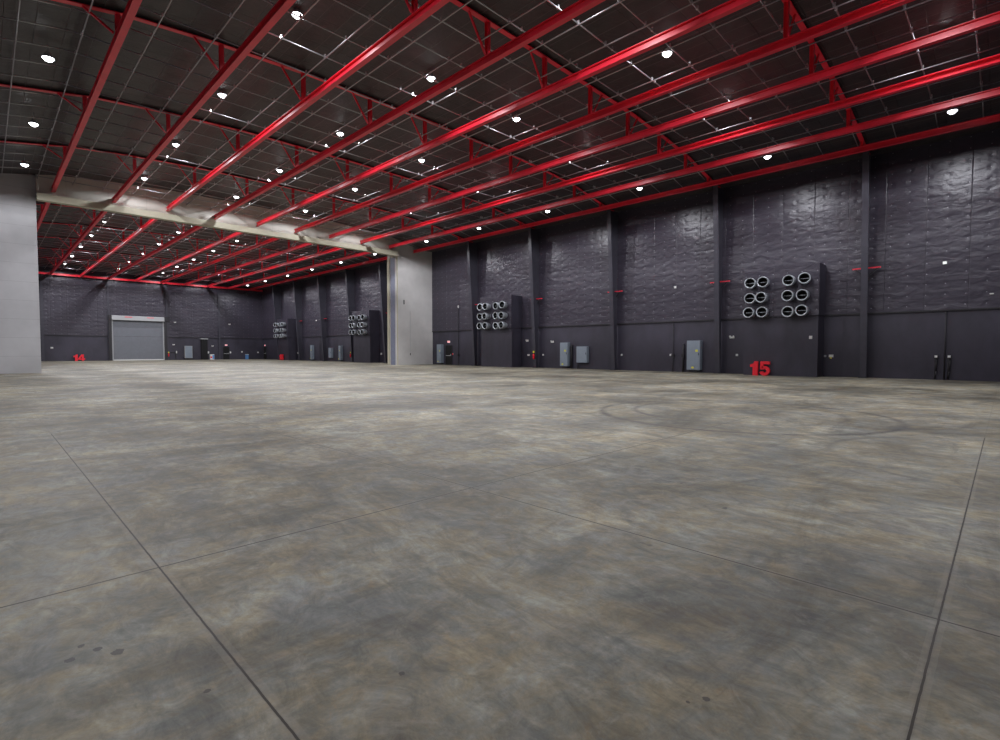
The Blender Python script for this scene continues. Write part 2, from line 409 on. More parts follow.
# dividing wall: two pillars, cream header with its lower track box
wl = struct(MB().box(XL, HX0, HY0, HY1, 0, 14.0).build('wall_middle_left', M['pillar']))
pr = MB(); pr.box(HX1, XR, HY0, HY0+0.55, 0, 14.3); pr.box(HX1+0.10, XR, HY0+0.55, HY0+1.55, 0, 13.5); pr.box(HX1, XR, HY0+1.55, HY1, 0, 14.2)
wr_ = struct(pr.build('wall_middle_right', M['pillarR']))
MB().box(HX1+0.02, HX1+0.10, HY0+0.58, HY0+1.50, 0, 12.19).build('door_pocket_liner', M['bluegrey'], wr_)
MB().box(HX1-0.06, HX1-0.003, HY0+0.02, HY0+0.14, 0, 12.19).build('corner_guard', M['cream'], wr_)
MB().box(HX1-0.06, HX1-0.003, HY1-0.45, HY1-0.02, 0, 12.19).build('corner_guard', M['cream'], wr_)
hd = [(HX0, 12.2)] + [(HX1, 12.2)]
top = [(x, ceil_z(x)+0.1) for x in (HX1, 32.1, 29.1, 25.1, 18.1, 11.1, 7.1, 4.1, HX0)]
struct(MB().prism(hd + top, 'y', HYB, HYB+0.5).build('wall_middle_header', M['header']))
tb = MB(); tb.box(HX0, HX1-0.75, 47.87, HYB-0.002, 12.09, 12.45); tb.box(HX0, HX1-0.75, 47.80, 47.87, 12.04, 12.50)
struct(tb.build('trim_4', M['cream']))
tb = MB(); tb.box(HX0, HX1, HYB+0.5, HY1, 12.62, 12.95)
struct(tb.build('trim_5', M['cream']))
MB().box(34.6, 34.68, HY0-0.05, HY0-0.002, 1.1, 1.35).build('switch_box', M['black'], wr_)
MB().box(34.63, 34.66, HY0-0.03, HY0-0.002, 1.35, 6.2).build('conduit', M['lightgrey'], wr_)
MB().box(33.75, 33.85, HY0-0.05, HY0-0.002, 6.9, 7.4).build('wall_bracket', M['black'], wr_)

# ------------------------------------------------------------------ red longitudinal beams
def ibeam(mb, axis, c, z0, z1, a, b, w=0.22, tf=0.035, tw=0.03):
    o = [(c-w/2,z0),(c+w/2,z0),(c+w/2,z0+tf),(c+tw/2,z0+tf),(c+tw/2,z1-tf),(c+w/2,z1-tf),(c+w/2,z1),(c-w/2,z1),(c-w/2,z1-tf),(c-tw/2,z1-tf),(c-tw/2,z0+tf),(c-w/2,z0+tf)]
    mb.prism(o, axis, a, b); return mb
def beam_mesh(a, b): return ibeam(MB(), 'y', 0, BEAM_Z0, BEAM_Z1, a, b).mesh('red_roof_beam')
near_me = beam_mesh(YN+0.08, HYB-0.02); far_me = beam_mesh(HY1+0.02, YF-0.75)
near_wide = beam_mesh(YN+0.08, HY0-0.01)
for me in (near_me, far_me, near_wide): me.materials.append(M['red'])
for k, x in enumerate(BEAM_X):
    for hall, me in (('near', near_me), ('far', far_me)):
        if hall == 'near' and (x < HX0 or x > HX1): me = near_wide
        o = bpy.data.objects.new('red_roof_beam', me); COL.objects.link(o); o.location = (x, 0, 0)
        if k == 10: lab = 'long red steel beam running along the top of the right wall of the %s hall' % hall
        else: lab = 'long red steel roof beam of the %s hall, %s from the left wall' % (hall, ORD[k])
        tag(o, lab, 'beam', 'long red beams of the %s hall' % hall)
o = ibeam(MB(), 'x', 0, BEAM_Z0, BEAM_Z1, XL+0.1, XR-0.1).build('red_end_beam', M['red'], loc=(0, YF-0.55, 0))
tag(o, 'red steel beam running across the top of the far end wall', 'beam')

# ------------------------------------------------------------------ cross rafters with posts and braces
POST_W = 0.16
def rafter(y, label):
    r = empty('roof_rafter', (CX, y, 0)); tag(r, label, 'rafter', 'red cross rafters under the roof')
    xs = [-19.0,-18.6,-17.3,-15.8,-14,-11,-7,0,7,11,14,15.8,17.3,18.6,19.0]
    bot = [(x, flange_z(CX+x)) for x in xs]; topf = [(x, z+0.035) for x, z in bot]
    MB().prism(bot + topf[::-1], 'y', -0.11, 0.11).build('bottom_flange', M['red'], r)
    MB().prism([(x, z+0.036) for x, z in bot] + [(x, ceil_z(CX+x)+0.05) for x in xs[::-1]], 'y', -0.02, 0.02).build('web', M['roof'], r)
    for k, bx in enumerate(BEAM_X):
        if k == 0: continue
        x = bx - CX; z1 = flange_z(bx)
        if z1 - BEAM_Z1 < 0.02: continue
        p = MB(); ibeam_post(p, x - 0.0, BEAM_Z1, z1)
        p.build('post', M['red'], r)
        s = -1 if x < 1.5 else 1
        dx = 1.0 if z1 - BEAM_Z1 > 0.6 else 0.7
        zt = flange_z(bx + s*dx)
        if zt - BEAM_Z1 > 0.3:
            MB().bar((x + s*dx, 0, zt), (x + s*0.13, 0, BEAM_Z1+0.03), 0.07, 0.07).build('brace', M['red'], r)
    return r
def ibeam_post(mb, x, z0, z1):
    w = POST_W; t = 0.018
    o = [(x-w/2,-w/2),(x+w/2,-w/2),(x+w/2,-w/2+t),(x+t/2,-w/2+t),(x+t/2,w/2-t),(x+w/2,w/2-t),(x+w/2,w/2),(x-w/2,w/2),(x-w/2,w/2-t),(x-t/2,w/2-t),(x-t/2,-w/2+t),(x-w/2,-w/2+t)]
    mb.prism(o, 'z', z0, z1)
COL_Y = [COL0 + BAY*k for k in range(5)] + [COL0 + BAY*k for k in range(6, 11)]
rl = ['nearest the camera', 'second from the camera', 'third from the camera', 'fourth from the camera', 'last before the cream header']
r0 = rafter(COL_Y[0], 'red cross rafter of the near hall roof, ' + rl[0])
t0 = tree_of(r0)
for i, y in enumerate(COL_Y[1:], 1):
    r = copy_tree(r0, (CX, y, 0), t0)
    lab = ('red cross rafter of the near hall roof, ' + rl[i]) if i < 5 else \
          'red cross rafter of the far hall roof, %s beyond the cream header' % ORD[i-5]
    tag(r, lab, 'rafter', 'red cross rafters under the roof')

# ------------------------------------------------------------------ hung pipe grid
PX = [1.15, 2.95, 4.85, 6.6, 8.4, 10.2, 12.1, 13.9, 15.77, 17.58, 19.5, 21.3, 23.15, 24.9, 26.8, 28.55, 30.4, 32.2, 34.0]
PY = [COL0 + 0.24 + BAY/5*k for k in range(-3, 25)]
PYF = [COL0 + 0.24 + BAY/5*k for k in range(26, 54)]
PY = [y for y in PY if y < HY0-0.3]
def pipe_mesh(axis, a, b, r=0.027):
    p, q = ((0,a,0),(0,b,0)) if axis == 'y' else ((a,0,0),(b,0,0))
    me = MB().tube(p, q, r, seg=8).mesh('pipe'); me.materials.append(M['pipe']); return me
ZY = 13.645; ZX = 13.702
for hall, a, b in (('near', YN+0.1, HY0-0.08), ('far', HY1+0.05, YF-0.8)):
    me = pipe_mesh('y', a, b)
    meH = pipe_mesh('y', a, HYB-0.03) if hall == 'near' else me
    for i, x in enumerate(PX):
        o = bpy.data.objects.new('grid_pipe', meH if HX0+0.1 < x < HX1-0.1 else me); COL.objects.link(o); z = ZY - (0.45*(2.6-x)/2.4 if x < 2.6 else 0.45*(x-33.7)/2.2 if x > 33.7 else 0) - (0.006 if x < 2.6 or x > 33.7 else 0); o.location = (x, 0, z)
        tag(o, 'thin galvanised pipe running lengthwise under the %s hall roof, %s from the left wall' % (hall, ORD[i]), 'pipe', 'lengthwise pipes of the %s hall roof grid' % hall)
cm = MB(); cm.box(-0.045, 0.045, -0.035, 0.035, -0.0255, 0.05); cm.box(-0.02, 0.02, -0.045, 0.045, 0.05, 0.11)
clamp_me = cm.mesh('clamp'); clamp_me.materials.append(M['clamp'])
mX = MB().tube((2.6,0,0),(33.7,0,0),0.027,seg=8).tube((0.2,0,-0.45),(2.6,0,0),0.027,seg=8).tube((33.7,0,0),(35.9,0,-0.45),0.027,seg=8)
meX = mX.mesh('pipe'); meX.materials.append(M['pipe'])
for hall, ys in (('near', PY), ('far', PYF)):
    for i, y in enumerate(ys):
        o = bpy.data.objects.new('grid_pipe', meX); COL.objects.link(o); o.location = (0, y, ZX)
        ref = 'the camera' if hall == 'near' else 'the cream header'
        tag(o, 'thin galvanised cross pipe under the %s hall roof, %s from %s' % (hall, ORD[i], ref), 'pipe', 'cross pipes of the %s hall roof grid' % hall)
        if hall == 'far' and i > 8: continue
        for x in [p for p in PX if 2.6 < p < 33.7] + [b+0.33 for b in BEAM_X[1:10]]:
            c = bpy.data.objects.new('clamp', clamp_me); COL.objects.link(c); c.parent = o; c.location = (x, 0, 0)

# ------------------------------------------------------------------ high bay lamps
def high_bay():
    r = empty('high_bay_lamp')
    MB().lathe([(0.0,0.001),(0.0,0.10),(0.09,0.12),(0.10,0.001)], (0,0,0.10), (0,0,1), 16).build('housing', M['lightgrey'], r)
    MB().lathe([(0.0,0.20),(0.03,0.205),(0.13,0.11),(0.12,0.10),(0.03,0.185),(0.0,0.20)], (0,0,0.0), (0,0,1), 20).build('reflector', M['galv'], r)
    MB().lathe([(-0.12,0.001),(-0.105,0.06),(-0.07,0.12),(-0.02,0.165),(0.03,0.183)], (0,0,-0.01), (0,0,1), 20).build('lens', M['lens'], r)
    MB().tube((0,0,0.20), (0,0,0.22), 0.05, 0.02, seg=8).tube((0,0,0.21),(0,0,0.24),0.012,seg=6).build('hook', M['galv'], r)
    L = bpy.data.lights.new('lamp_light', 'SPOT'); L.energy = LAMP_W; L.color = LAMP_COL
    L.spot_size = math.radians(SPOT_DEG); L.spot_blend = 0.3; L.shadow_soft_size = 0.10
    L.use_nodes = True; nt = L.node_tree
    fo = nt.nodes.new('ShaderNodeLightFalloff'); fo.inputs['Strength'].default_value = 1.0; fo.inputs['Smooth'].default_value = LAMP_SMOOTH
    nt.links.new(fo.outputs['Quadratic'], nt.nodes['Emission'].inputs['Strength'])
    lo = bpy.data.objects.new('lamp_light', L); COL.objects.link(lo); lo.parent = r; lo.location = (0, 0, -0.26)
    return r
KI, KO = 12.71/12.26, 11.6/11.65     # lamp heights above the eye
LY_IN = [y*KI for y in (2.0, 10.28, 18.75, 27.1, 35.5, 44.0, 52.7, 61.2, 69.6, 77.95, 86.4, 94.6)]
LY_OUT = [y*KO for y in (2.18, 10.5, 19.0, 27.5, 35.9, 44.1, 54.3, 62.55, 71.0, 79.4, 88.3, 96.4)]
LX = [(2.10, 13.20, LY_OUT), (8.69, 14.31, LY_IN), (15.03, 14.31, LY_IN), (20.9, 14.31, LY_IN), (27.5, 14.31, LY_IN), (33.24, 13.20, LY_OUT)]
proto = None
for ri, (x, z, ys) in enumerate(LX):
    for i, y in enumerate(ys):
        loc = (x, y, z)
        if proto is None: proto = high_bay(); proto.location = loc; pt = tree_of(proto); o = proto
        else: o = copy_tree(proto, loc, pt)
        row = ['row beside the left wall', 'second row from left wall', 'third row from left wall', 'third row from right wall', 'second row from right wall', 'row beside the right wall'][ri]
        hall = 'near' if i < 6 else 'far'
        tag(o, 'white high bay lamp, %s hall, %s, %s lamp back' % (hall, row, ORD[i % 6]), 'lamp', 'high bay lamps of the %s hall' % hall)
        rod = MB().tube((0,0,0.235), (0,0,max(0.24, ceil_z(x)-z-0.002)), 0.010, seg=6)
        if i == 0: rm = rod.mesh('hanger_rod'); rm.materials.append(M['galv'])
        ro = bpy.data.objects.new('hanger_rod', rm); COL.objects.link(ro); ro.parent = o

# ------------------------------------------------------------------ tapered wall columns on the right
def column(y):
    r = empty('steel_column', (XR, y, 0)); zt = 13.25
    fx = lambda z: -0.60 - 0.88*z/zt
    MB().prism([(fx(0),0),(fx(0)+0.03,0),(fx(zt)+0.03,zt),(fx(zt),zt)], 'y', -0.17, 0.17).build('front_flange', M['column'], r)
    MB().prism([(fx(0)+0.03,0),(-0.065,0),(-0.065,zt),(fx(zt)+0.03,zt)], 'y', -0.012, 0.012).build('web', M['column'], r)
    MB().box(-0.72, -0.02, -0.22, 0.22, 0, 0.03).build('base_plate', M['black'], r)
    return r
def bracket(y):
    b = empty('wall_bracket', (XR-0.40, y, 6.56))
    MB().box(-0.06, 0.06, -0.70, 0.70, 0, 0.07).build('bracket_rail', M['red'], b)
    for s in (-1, 1):
        MB().prism([(0.62*s, -0.001), (0.14*s, -0.42), (0.14*s, -0.34), (0.50*s, -0.001)], 'x', -0.03, 0.03).build('gusset', M['black'], b)
    return b
cl = ['nearest the camera', 'second along from the camera', 'third along from the camera', 'fourth along from the camera', 'just before the pale pillar']
c0 = column(COL_Y[0]); ct = tree_of(c0); b0 = bracket(COL_Y[0]); bt = tree_of(b0)
for i, y in enumerate(COL_Y):
    c = c0 if i == 0 else copy_tree(c0, (XR, y, 0), ct)
    b = b0 if i == 0 else copy_tree(b0, (XR-0.40, y, 6.56), bt)
    where = ('near hall right wall, ' + cl[i]) if i < 5 else 'far hall right wall, %s past the pale pillar' % ORD[i-5]
    tag(c, 'tapered charcoal steel column on the ' + where, 'column', 'tapered wall columns')
    tag(b, 'small red rail with black gussets on the %s %s hall wall column' % (ORD[i % 5], 'near' if i < 5 else 'far'), 'bracket', 'red brackets halfway up the columns')
# straight posts on the far end wall
for i, x in enumerate((6.2, 14.12, 22.08, 30.2)):
    p = MB(); w = 0.30
    p.box(-0.15, 0.15, -0.24, -0.22, 0, 12.84); p.box(-0.012, 0.012, -0.22, -0.105, 0, 12.84)
    o = p.build('end_wall_post', M['column'], loc=(x, YF, 0))
    tag(o, 'narrow charcoal post on the far end wall, ' + ['left of the red number', 'just left of the roller shutter', 'just right of the roller shutter', 'left of the black door with exit sign'][i], 'post', 'posts on the far end wall')

# ------------------------------------------------------------------ air duct chases with nozzles
def chase():
    r = empty('air_duct_chase', (W0, 10.15, 0))
    MB().box(-1.42, -0.062, -2.12, 2.10, 0, 3.70).build('lower_casing', M['boardR'], r)
    MB().bevbox(-1.50, -0.065, -2.16, 2.14, 3.70, 6.82, 0.02).build('upper_casing', M['boardR'], r)
    MB().bevbox(-1.56, -1.501, -2.16, 2.14, 3.70, 6.82, 0.02).build('front_panel', M['quiltR'], r)
    # nozzles: short galvanised drums each turned a little
    rnd = random.Random(3)
    for zi, z in enumerate((5.86, 4.92, 3.98)):
        for yi, yy in enumerate((1.60, 0.82, -0.66, -1.42)):
            ang = rnd.uniform(-0.16, 0.10); up = rnd.uniform(-0.06, 0.06)
            d = Vector((-1, ang, up)).normalized(); o = (-1.56, yy, z)
            n = MB().lathe([(-0.02,0.25),(0.14,0.25),(0.17,0.31),(0.62,0.335),(0.66,0.325),(0.63,0.275),(0.30,0.24)], o, d, 24).build('air_nozzle', M['galv'], r)
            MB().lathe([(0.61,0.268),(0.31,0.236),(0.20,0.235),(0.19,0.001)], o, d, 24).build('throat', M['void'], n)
            c = Vector(o) + d*0.42; MB().bar(c + Vector((0,-0.24,0)), c + Vector((0,0.24,0)), 0.02, 0.022).build('damper_bar', M['galv'], n)
    return r
ch0 = seat(chase()); cht = tree_of(ch0)
labs = ['black duct chase with twelve round nozzles behind the red number 15',
        'black duct chase with twelve round nozzles, near hall, close to the pale pillar',
        'black duct chase with round nozzles, far hall, first past the pale pillar',
        'black duct chase with round nozzles behind the red number in the far corner']
for i in range(4):
    o = ch0 if i == 0 else copy_tree(ch0, (XR, 10.15*S+BAY*3*i, 0), cht)
    tag(o, labs[i], 'duct', 'air duct chases on the right wall')

# ------------------------------------------------------------------ red stage numbers
def digit_outline(ch):
    if ch == '1': return [[(0.16,0),(0.46,0),(0.46,0.90),(0.27,0.90),(0.20,0.76),(0.0,0.70),(0.0,0.52),(0.16,0.54)]]
    if ch == '4': return 'four'
    return 'five'
def arc(cx, cz, r1, r2, a0, a1, n=16):
    o = [(cx + r1*math.cos(math.radians(a0+(a1-a0)*i/n)), cz + r1*math.sin(math.radians(a0+(a1-a0)*i/n))) for i in range(n+1)]
    i_ = [(cx + r2*math.cos(math.radians(a1-(a1-a0)*i/n)), cz + r2*math.sin(math.radians(a1-(a1-a0)*i/n))) for i in range(n+1)]
    return o + i_
def digit(ch, parent, at, th=0.18):
    """digit standing in the local XZ plane, 0.9 tall"""
    m = MB()
    if ch == '1':
        m.prism(digit_outline('1')[0], 'y', 0, th)
    elif ch == '5':
        a = arc(0.36, 0.30, 0.305, 0.115, -165, 128, 22)
        m.prism(a, 'y', 0, th)
        m.prism([(0.10,0.40),(0.27,0.38),(0.30,0.72),(0.66,0.72),(0.66,0.90),(0.12,0.90)], 'y', 0, th)
    else:
        m.prism([(0.40,0),(0.62,0),(0.62,0.90),(0.40,0.90)], 'y', 0, th)
        m.prism([(0,0.17),(0.40,0.17),(0.40,0.34),(0.21,0.34),(0.40,0.64),(0.40,0.90),(0.36,0.90),(0,0.34)], 'y', 0, th)
        m.prism([(0.62,0.17),(0.74,0.17),(0.74,0.34),(0.62,0.34)], 'y', 0, th)
    o = m.build('digit', M['redd'], parent); o.location = at
    return o
def number_sign(chars, loc, rz, label, scale=1.0, k=S):
    r = empty('number_sign', loc, rz); r.scale = (scale,)*3; seat(r, k)
    digit(chars[0], r, (-0.58, 0, 0)); digit(chars[1], r, (-0.08, 0.01, 0))
    tag(r, label, 'sign', 'red standing stage numbers'); return r
# faces the room: local +X must run towards -Y for the right wall (viewed from -X)
number_sign('15', (W0-1.72, 11.16, 0), -math.pi/2, 'red cut-out number 15 standing on the floor against the near duct chase')
number_sign('14', (W0-1.75, 85.75, 0), -math.pi/2, 'red cut-out number 14 on the floor in the far right corner', 1.06)
number_sign('14', (9.98, F0-0.55, 0), 0, 'red cut-out number 14 standing left of the grey roller shutter', 1.08, SF)

# ------------------------------------------------------------------ items on the right wall
DONE = {o.name for o in bpy.data.objects}
FX = W0
def cabinet(y0, y1, z0, z1, label, stickers=True, d=0.38, split=True, gutter=True):
    y1 *= (W0-d)/W0; yc = (y0+y1)/2; w = (y1-y0)/2
    r = empty('electrical_cabinet', (FX, yc, z0)); h = z1-z0
    MB().bevbox(-d, -0.003, -w, w, 0, h, 0.025).build('body', M['panelgrey'], r)
    zs = 0.32 if split else 0.03
    dr = MB().bevbox(-d-0.022, -d-0.001, -w+0.035, w-0.035, zs+0.02, h-0.035, 0.012).build('door', M['panelgrey'], r)
    MB().box(-d-0.05, -d-0.023, -w+0.08, -w+0.12, h*0.5, h*0.5+0.18).build('handle', M['black'], dr)
    if split: MB().bevbox(-d-0.022, -d-0.001, -w+0.035, w-0.035, 0.03, zs-0.02, 0.012).build('lower_cover', M['panelgrey'], r)
    if stickers:
        s = MB().box(-d-0.028, -d-0.023, -w+0.16, -w+0.34, h*0.62, h*0.62+0.15).build('warning_label', M['yellow'], r); s['label'] = 'yellow warning label'
        s = MB().box(-d-0.028, -d-0.023, -w+0.45, -w+0.62, 0.11, 0.24).build('warning_label', M['yellow'], r)
    b = MB().box(-0.3, -0.003, -w+0.12, w-0.12, -z0+0.0, -0.001).build('plinth', M['black'], r) if split else None
    tag(r, label, 'cabinet', 'grey electrical cabinets on the right wall'); return r
cabinet(15.60, 16.76, 0.14, 2.27, 'tall grey electrical cabinet with yellow labels, nearest to the red number 15')
cabinet(27.43, 28.56, 0.16, 2.25, 'tall grey electrical cabinet with yellow labels beside a shorter one, near hall middle')
cabinet(25.42, 26.74, 0.50, 1.90, 'short grey electrical cabinet mounted right of a tall labelled one', False, 0.32, False)
cabinet(45.10, 46.35, 0.14, 2.24, 'tall blue-grey cabinet between the pale pillar and the black exit door')
cabinet(77.2, 78.6, 0.14, 2.38, 'single tall pale cabinet on the far hall right wall')
cabinet(71.0, 72.5, 0.46, 1.96, 'short grey cabinet left of a tall one, far hall right wall', False, 0.32, False)
cabinet(68.1, 69.4, 0.16, 2.24, 'tall grey cabinet right of a short one, far hall right wall')

def conduit(y, z0, z1, label, r=0.035, x=None, m='black', box=None):
    o = empty('conduit', ((FX-0.10) if x is None else x, y, z0))
    MB().tube((0,0,0),(0,0,z1-z0), r, seg=8).build('conduit_pipe', M[m], o)
    if box: MB().bevbox(-0.10, 0.06, -0.10, 0.10, box[0]-z0, box[1]-z0, 0.015).build('junction_box', M[m], o)
    tag(o, label, 'conduit', 'wall conduits'); return o
conduit(16.98, 0, 2.10, 'thick black conduit left of the cabinet nearest the number 15', 0.07, box=(1.1, 1.35))
conduit(27.20, 0, 2.12, 'thick black conduit rising between the tall and short cabinets', 0.09, box=(1.5, 1.95))
conduit(26.45, 0, 0.50, 'short black conduit stub under the short grey cabinet', 0.05, x=FX-0.17)
conduit(17.78, 0, 3.68, 'thin black conduit on the wall left of the cabinet nearest number 15', 0.028, box=(1.1, 1.32))
conduit(2.36, 0, 3.68, 'thin black conduit running down the wall at the right of the photo', 0.035)
conduit(42.45, 0, 6.2, 'thin black conduit between the exit door and the first far column', 0.03, box=(1.0, 1.2))
conduit(75.0, 0, 3.7, 'thin black conduit between the cabinets on the far hall right wall', 0.03)

def cable_box(y, label):
    o = empty('outlet_box', (FX, y, 1.12))
    MB().bevbox(-0.12, -0.003, -0.09, 0.09, 0, 0.20, 0.02).build('box', M['black'], o)
    f = MB().box(-0.128, -0.121, -0.06, 0.06, 0.05, 0.17).build('face', M['white'], o); f['label'] = 'pale face plate'
    MB().tube((-0.07,0.03,0.0), (-0.07,0.03,-1.10), 0.035, seg=8).build('cable', M['black'], o)
    MB().tube((-0.06,-0.05,0.0), (-0.10,-0.02,-0.7), 0.03, seg=8).tube((-0.10,-0.02,-0.7), (-0.09,0.05,-1.10), 0.03, seg=8).build('cable', M['black'], o)
    tag(o, label, 'outlet', 'outlet boxes with black cables'); return o
cable_box(2.72, 'black outlet box with dangling cables, left one of the pair at right edge')
cable_box(2.18, 'black outlet box with dangling cables, right one of the pair at right edge')

def dev(x, y, z, label, w=0.13, h=0.13, d=0.08, m='white', axis='x', cat='device', name='wall_device', trims='black'):
    o = empty(name, (x, y, z))
    if axis == 'x':
        MB().bevbox(-d*0.5, -0.003, -w*0.62, w*0.62, -h*0.62, h*0.62, 0.012).build('back_plate', M['lightgrey'], o)
        MB().bevbox(-d, -d*0.5-0.001, -w/2, w/2, -h/2, h/2, 0.012).build('cover', M[m], o)
    else:
        MB().box(-w*0.62, w*0.62, -d*0.5, -0.003, -h*0.62, h*0.62).build('back_plate', M['lightgrey'], o)
        MB().box(-w/2, w/2, -d, -d*0.5-0.001, -h/2, h/2).build('cover', M[m], o)
    tag(o, label, cat); return o
def emergency_light(x, y, z, label, axis='x'):
    o = empty('emergency_light', (x, y, z), 0 if axis == 'x' else -math.pi/2 + math.pi)
    if axis == 'y': o.rotation_euler = (0, 0, math.pi/2)
    MB().bevbox(-0.09, -0.003, -0.15, 0.15, -0.06, 0.06, 0.015).build('body', M['white'], o)
    for s in (-1, 1):
        MB().tube((-0.05, s*0.10, 0.09), (-0.13, s*0.12, 0.08), 0.04, 0.055, seg=10).build('lamp_head', M['white'], o)
    tag(o, label, 'light', 'twin-head emergency lights'); return o
emergency_light(FX, 13.52, 2.45, 'small white emergency light just left of the near duct chase')
emergency_light(FX, 32.45, 2.46, 'small white emergency light right of the chase near the pale pillar')
emergency_light(FX, 29.4, 2.32, 'small white emergency light left of the paired cabinets')
dev(FX, 13.18, 1.24, 'small white outlet on the wall left of the number 15')
dev(W0-1.425, 8.40, 2.34, 'small white device on the front of the near duct chase, right edge', 0.14, 0.16)
dev(FX, 8.02-0.08, 1.21, 'small dark grey outlet right of the near duct chase', 0.10, 0.10, 0.07, 'lightgrey')
dev(FX, 7.62, 1.22, 'small white outlet with yellow tag right of the near duct chase', 0.20, 0.14)
MBt = MB().box(-0.09, -0.082, -0.05, 0.05, -0.16, -0.08).build('yellow_tag', M['yellow'], None)
MBt.parent = bpy.data.objects['wall_device.003'] if 'wall_device.003' in bpy.data.objects else None
dev(FX, 22.2, 1.2, 'small white outlet low on the wall just right of the third column')
dev(FX, 18.0, 1.22, 'small white outlet beside the thin conduit with junction box')
dev(FX, 30.5, 1.16, 'small white outlet just right of the fourth column')
dev(FX-0.06, 17.68, 6.27, 'small white sensor high on the insulation above the thin conduit', 0.14, 0.14)
dev(FX-0.06, 2.48, 6.25, 'small white sensor high on the insulation at far right', 0.15, 0.13, m='small')
dev(FX-0.06, 0.62, 4.46, 'tiny white clip on the insulation at the right edge', 0.14, 0.05)
dev(FX-0.06, 42.45, 6.30, 'small white sensor high on the insulation near the pale pillar', 0.12, 0.22)
dev(FX, 32.3, 1.12, 'small white outlet pair right of the chase near the pale pillar', 0.24, 0.14)
dev(FX, 57.9, 1.13, 'small white outlet right of the first far hall duct chase', 0.30, 0.2)
dev(FX, 83.1, 1.13, 'small white outlet right of the farthest duct chase', 0.30, 0.2)
dev(FX-0.06, 76.2, 6.2, 'small white sensor high on the far hall right wall', 0.2, 0.16)

def extinguisher(x, y, z, label, rz=0):
    o = empty('fire_extinguisher', (x, y, z), rz)
    b = MB().lathe([(0,0.001),(0,0.085),(0.40,0.085),(0.47,0.055),(0.50,0.03),(0.50,0.001)], (0,0,0), (0,0,1), 14).build('cylinder', M['redd'], o)
    MB().box(-0.05, 0.06, -0.015, 0.015, 0.50, 0.57).build('valve', M['black'], o)
    MB().tube((0.03,0.03,0.52),(0.05,0.10,0.40),0.012,seg=6).tube((0.05,0.10,0.40),(0.03,0.10,0.12),0.012,seg=6).build('hose', M['black'], o)
    MB().box(-0.02, 0.02, -0.08, 0.08, 0.58, 0.76).build('location_tag', M['yellow'], o)
    tag(o, label, 'extinguisher', 'fire extinguishers'); return o
extinguisher(W0-0.75, 31.04, 0.75, 'red fire extinguisher under a yellow tag on the fourth near column')
extinguisher(W0-0.75, 64.6, 0.60, 'red fire extinguisher on the second column past the pale pillar')
extinguisher(21.55, F0-0.36, 0.55, 'red fire extinguisher right of the roller shutter', math.pi/2)

# ------------------------------------------------------------------ doors
def exit_text(parent, x, y, z, rz, h, m):
    """the word EXIT from bars, in the local XZ plane"""
    g = MB(); w = h*0.62; s = h*0.86; t = h*0.2
    def b(u0, v0, u1, v1): g.bar((u0, 0, v0), (u1, 0, v1), 0.006, t)
    u = -1.9*s
    g.box(u, u+t, -0.004, 0.004, 0, h)
    for v in (0, h/2-t/2, h-t): g.box(u+t, u+w, -0.004, 0.004, v, v+t)
    u += s; b(u+0.02, 0.02, u+w-0.02, h-0.02); b(u+0.02, h-0.02, u+w-0.02, 0.02)
    u += s; g.box(u+w/2-t/2, u+w/2+t/2, -0.004, 0.004, 0, h)
    u += s; g.box(u+w/2-t/2, u+w/2+t/2, -0.004, 0.004, 0, h-t); g.box(u, u+w, -0.004, 0.004, h-t, h)
    o = g.build('lettering', m, parent); o.location = (x, y, z); o.rotation_euler = (0,0,rz); return o
M['exitface'] = emit('exit_sign_face', (0.9, 0.50, 0.50), 0.55)
def exit_sign(loc, rz, label):
    o = empty('exit_sign', loc, rz)      # front faces local -Y
    MB().box(-0.20, 0.20, -0.07, -0.003, -0.12, 0.12).build('casing', M['white'], o)
    MB().box(-0.18, 0.18, -0.076, -0.071, -0.10, 0.10).build('face', M['exitface'], o)
    exit_text(o, 0.02, -0.080, -0.06, 0, 0.12, M['exit'])
    tag(o, label, 'sign', 'lit exit signs'); return o
def door(name, loc, rz, w, h):
    o = struct(MB().box(-w/2, w/2, -0.05, -0.003, 0.01, h).build(name, M['void'])); o.location = loc; o.rotation_euler = (0,0,rz)
    f = MB(); f.box(-w/2-0.06, -w/2, -0.08, -0.003, 0, h+0.06); f.box(w/2, w/2+0.06, -0.08, -0.003, 0, h+0.06); f.box(-w/2, w/2, -0.08, -0.003, h, h+0.06)
    f.build('door_frame', M['black'], o)
    MB().box(-w/2+0.05, w/2-0.05, -0.10, -0.06, 1.0, 1.06).build('push_bar', M['lightgrey'], o)
    MB().box(w/2-0.14, w/2-0.08, -0.12, -0.055, 1.1, 1.2).build('door_handle', M['lightgrey'], o)
    return o
door('door_1', (W0-0.002, 44.15, 0), -math.pi/2, 1.0, 2.13)
exit_sign((W0-0.0, 44.15, 2.52), -math.pi/2, 'lit red exit sign over the black door beside the pale pillar')
dev(FX, 43.45, 1.16, 'small red pull station beside the black exit door', 0.12, 0.16, 0.07, 'redd')
door('door_2', (30.45, F0-0.002, 0), 0, 0.95, 2.2)
exit_sign((30.45, F0, 2.50), 0, 'lit red exit sign over the black door on the far end wall')
door('door_3', (W0-0.002, 97.0, 0), -math.pi/2, 1.0, 2.2)
exit_sign((W0, 97.0, 2.50), -math.pi/2, 'lit red exit sign in the far right corner')

